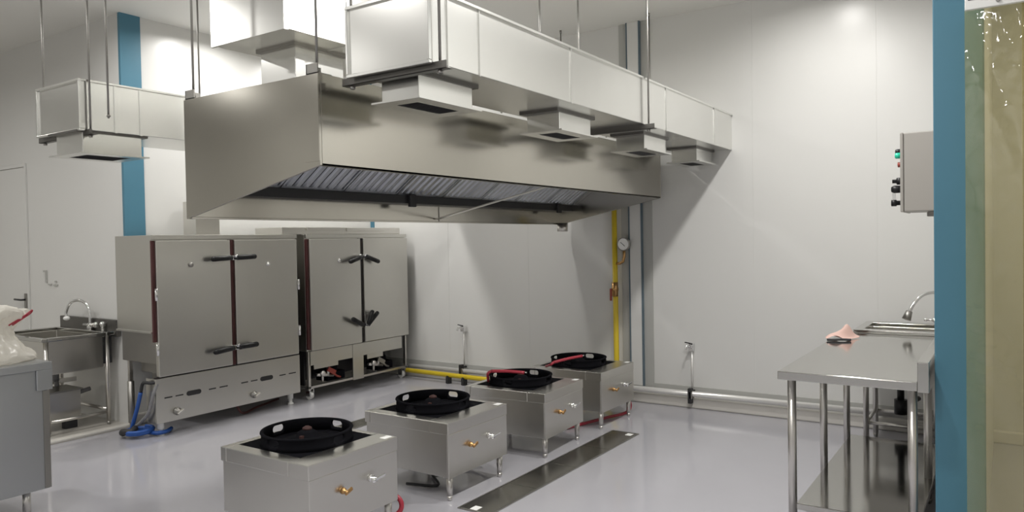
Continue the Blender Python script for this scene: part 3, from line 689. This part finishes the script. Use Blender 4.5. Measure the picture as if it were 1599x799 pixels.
obj('spout', MB().tube([(3.53, 7.12, lz), (3.53, 7.12, .99), (3.52, 7.16, 1.08), (3.49, 7.24, 1.115), (3.46, 7.33, 1.09), (3.44, 7.37, 1.01), (3.44, 7.37, .95)], .014, 12, 6), 'chrome', LF)
obj('spout_end', MB().ball((3.44, 7.37, .945), (.03, .03, .022)), 'white', LF)
obj('base', MB().lathe([(0, 0), (.03, 0), (.03, .02), (.018, .05), (0, .05)], (3.53, 7.12, lz), 18).cyl((3.53, 7.05, lz+.04), (3.53, 7.22, lz+.04), .02, 12), 'chrome', LF)
obj('tap_knob', MB().ball((3.53, 7.02, lz+.045), .028), 'chrome', LF)
obj('tap_knob', MB().ball((3.53, 6.90, lz+.055), .028).cyl((3.53, 6.90, lz), (3.53, 6.90, lz+.05), .014), 'chrome', LF)
GB = thing('grease_trap', (3.15, 7.1, 0), 'low steel grease trap box on dark blocks under the alcove sink', 'grease trap')
obj('box', MB().box(2.90, 3.33, 6.92, 7.2, .10, .34), 'steel', GB, .005)
obj('lid', MB().box(2.885, 3.345, 6.905, 7.215, .34, .352), 'dull', GB)
obj('block', MB().box(3.20, 3.30, 6.93, 7.0, .004, .10), 'rubber', GB); obj('block', MB().box(2.93, 3.02, 6.93, 7.0, .004, .10), 'rubber', GB)
WB = thing('wall_bracket', (3.59, 8.0, 1.25), 'small grey angle bracket fixed on the alcove wall above the sink', 'bracket')
obj('upright', MB().box(XC-.012, XC, 8.075, 8.105, 1.26, 1.385).box(XC-.012, XC, 8.105, 8.145, 1.365, 1.385), 'grey', WB)
obj('foot', MB().box(XC-.012, XC, 7.98, 8.05, 1.238, 1.25).box(XC-.012, XC, 7.86, 7.94, 1.232, 1.246).box(XC-.012, XC, 7.88, 7.91, 1.265, 1.28), 'grey', WB)

# ------------------------------------------------------------------ cabinet at the left edge, with bag
CA = thing('steel_cabinet', (1.5, 5.1, 0), 'closed grey steel cabinet on tube legs at the left edge', 'cabinet')
cx0, cx1, cy0, cy1 = .9, 2.105, 4.765, 5.42
obj('body', MB().box(cx0, cx1, cy0, cy1, .175, .885), 'cabinet', CA, .004)
obj('top', MB().box(cx0-.02, cx1+.022, cy0-.018, cy1+.02, .885, .93).box(cx1-.065, cx1+.022, cy0-.018, cy0-.004, .765, .885), 'cabinet', CA, .004)
obj('edge_strip', MB().box(cx1-.03, cx1+.004, cy0-.006, cy0, .18, .76), 'dull', CA)
for x in (.97, 2.0):
    for y in (4.83, 5.36):
        l = obj('leg', MB().cyl((x, y, .03), (x, y, .175), .022, 14), 'tube', CA)
        obj('foot', MB().lathe([(0, 0), (.014, 0), (.022, .03), (0, .03)], (x, y, 0), 14), 'dull', l)

from mathutils import noise
prof = catmull([(.285, 0, 0), (.30, .012, 0), (.285, .04, 0), (.235, .085, 0), (.195, .13, 0), (.175, .17, 0), (.185, .21, 0), (.225, .25, 0), (.25, .285, 0), (.225, .31, 0), (.15, .30, 0), (.07, .27, 0)], 5)
m = MB(); seg = 120; rings = []
bc = Vector((1.865, 5.06, .9315))
for i, p in enumerate(prof):
    ring = []; u = i/(len(prof)-1)
    for k in range(seg):
        a = 2*PI*k/seg
        pleat = .06*(1-abs(math.sin(4.5*a+.4*math.sin(2*a)+u*1.5)))+.035*(1-abs(math.sin(9.5*a+u*3)))
        c3 = Vector((math.cos(a)*2.2, math.sin(a)*2.2, u*5))
        ridge = .10*abs(noise.noise(c3*1.3))+.06*abs(noise.noise(c3*3.1))
        f = 1+pleat*(.5+u)-ridge
        zz = p.y+(.05*noise.noise(Vector((math.cos(a)*1.6, math.sin(a)*1.6, 3.3)))+.018*noise.noise(c3*2.5))*min(1, u*2.2)*(1 if u < .8 else .6)
        ring.append(m.bm.verts.new(bc+Vector((p.x*f*math.cos(a), p.x*f*math.sin(a)*.82, max(zz, 0)))))
    rings.append(ring)
for i in range(len(rings)-1):
    for k in range(seg):
        f = m.bm.faces.new((rings[i][k], rings[i][(k+1) % seg], rings[i+1][(k+1) % seg], rings[i+1][k])); f.smooth = True
cb_ = m.bm.verts.new(bc+Vector((0, 0, .0)))
for k in range(seg): m.bm.faces.new((cb_, rings[0][(k+1) % seg], rings[0][k]))
bg = obj('plastic_bag', m, 'bag'); tag(bg, 'crumpled white plastic bag on the grey cabinet at the left edge', 'bag')
rs = thing('red_cord', (1.99, 4.90, 1.15), 'thin red cord loop sticking out of the white plastic bag', 'cord')
obj('loop', MB().tube([(1.975, 4.93, 1.15), (2.01, 4.915, 1.175), (2.055, 4.905, 1.205), (2.09, 4.90, 1.232), (2.085, 4.905, 1.215), (2.04, 4.91, 1.185), (1.99, 4.92, 1.15)], .0045, 8, 6), 'red', rs)

# ------------------------------------------------------------------ lights
def lamp(x, y, p, size=.16, col=(1, .98, .945)):
    l = bpy.data.lights.new('ceiling_and_fill_lamp', 'AREA'); l.shape = 'DISK'; l.size = size; l.energy = p; l.color = col; l.spread = 2.9
    o = bpy.data.objects.new('ceiling_and_fill_lamp', l); COL.objects.link(o); o.location = (x, y, CEIL-.03)
    return o
PW = 24
for x, y, k in ((-.9, 1.2, .55), (.5, 1.2, 1), (1.85, 1.2, 1), (3.2, 1.2, 1.2), (4.54, 1.2, 1.5), (5.9, 1.2, .58),
                (-.9, 3.9, .5), (.9, 3.9, .6), (4.8, 4.15, .8),
                (-.9, 6.1, .5), (1.2, 6.1, 1.0), (2.9, 6.0, .6), (4.4, 6.05, .8), (5.75, 5.95, 1.15),  # last one is an extra light added to brighten the far corner wall
                (1.5, 8.6, .8), (-1.2, 8.4, .55), (-1.35, -.08, .8), (5.2, -1.1, .8)):  # middle two: unseen fill lights added for the hood side and curtain glints
    lamp(x, y, PW*k)
wd = bpy.data.worlds.new('world'); sc.world = wd; wd.use_nodes = True
wd.node_tree.nodes['Background'].inputs[0].default_value = (.5, .5, .5, 1); wd.node_tree.nodes['Background'].inputs[1].default_value = .05

# ------------------------------------------------------------------ camera
RM = [[0.557027, -0.830301, -0.017937], [-0.027255, 0.003311, -0.999623], [0.830047, 0.557306, -0.020785]]
cam = bpy.data.cameras.new('camera'); co = bpy.data.objects.new('camera', cam); COL.objects.link(co)
r, d, f = [Vector(v) for v in RM]
mt = Matrix((r, -d, -f)).transposed().to_4x4(); mt.translation = (0, 0, 1.6)
co.matrix_world = mt
cam.sensor_width = 36; cam.lens = 1157.54/1599*36; cam.clip_start = .02
sc.camera = co
sc.view_settings.view_transform = 'Standard'; sc.view_settings.look = 'None'
sc.view_settings.exposure = 0.11; sc.view_settings.gamma = 1
try: sc.view_settings.use_curve_mapping = False
except Exception: pass
sc.cycles.use_denoising = True
try: sc.cycles.denoising_prefilter = 'ACCURATE'; sc.cycles.denoising_input_passes = 'RGB_ALBEDO_NORMAL'
except Exception: pass
sc.cycles.max_bounces = 14; sc.cycles.diffuse_bounces = 8; sc.cycles.glossy_bounces = 6; sc.cycles.transparent_max_bounces = 12
sc.cycles.sample_clamp_indirect = 6
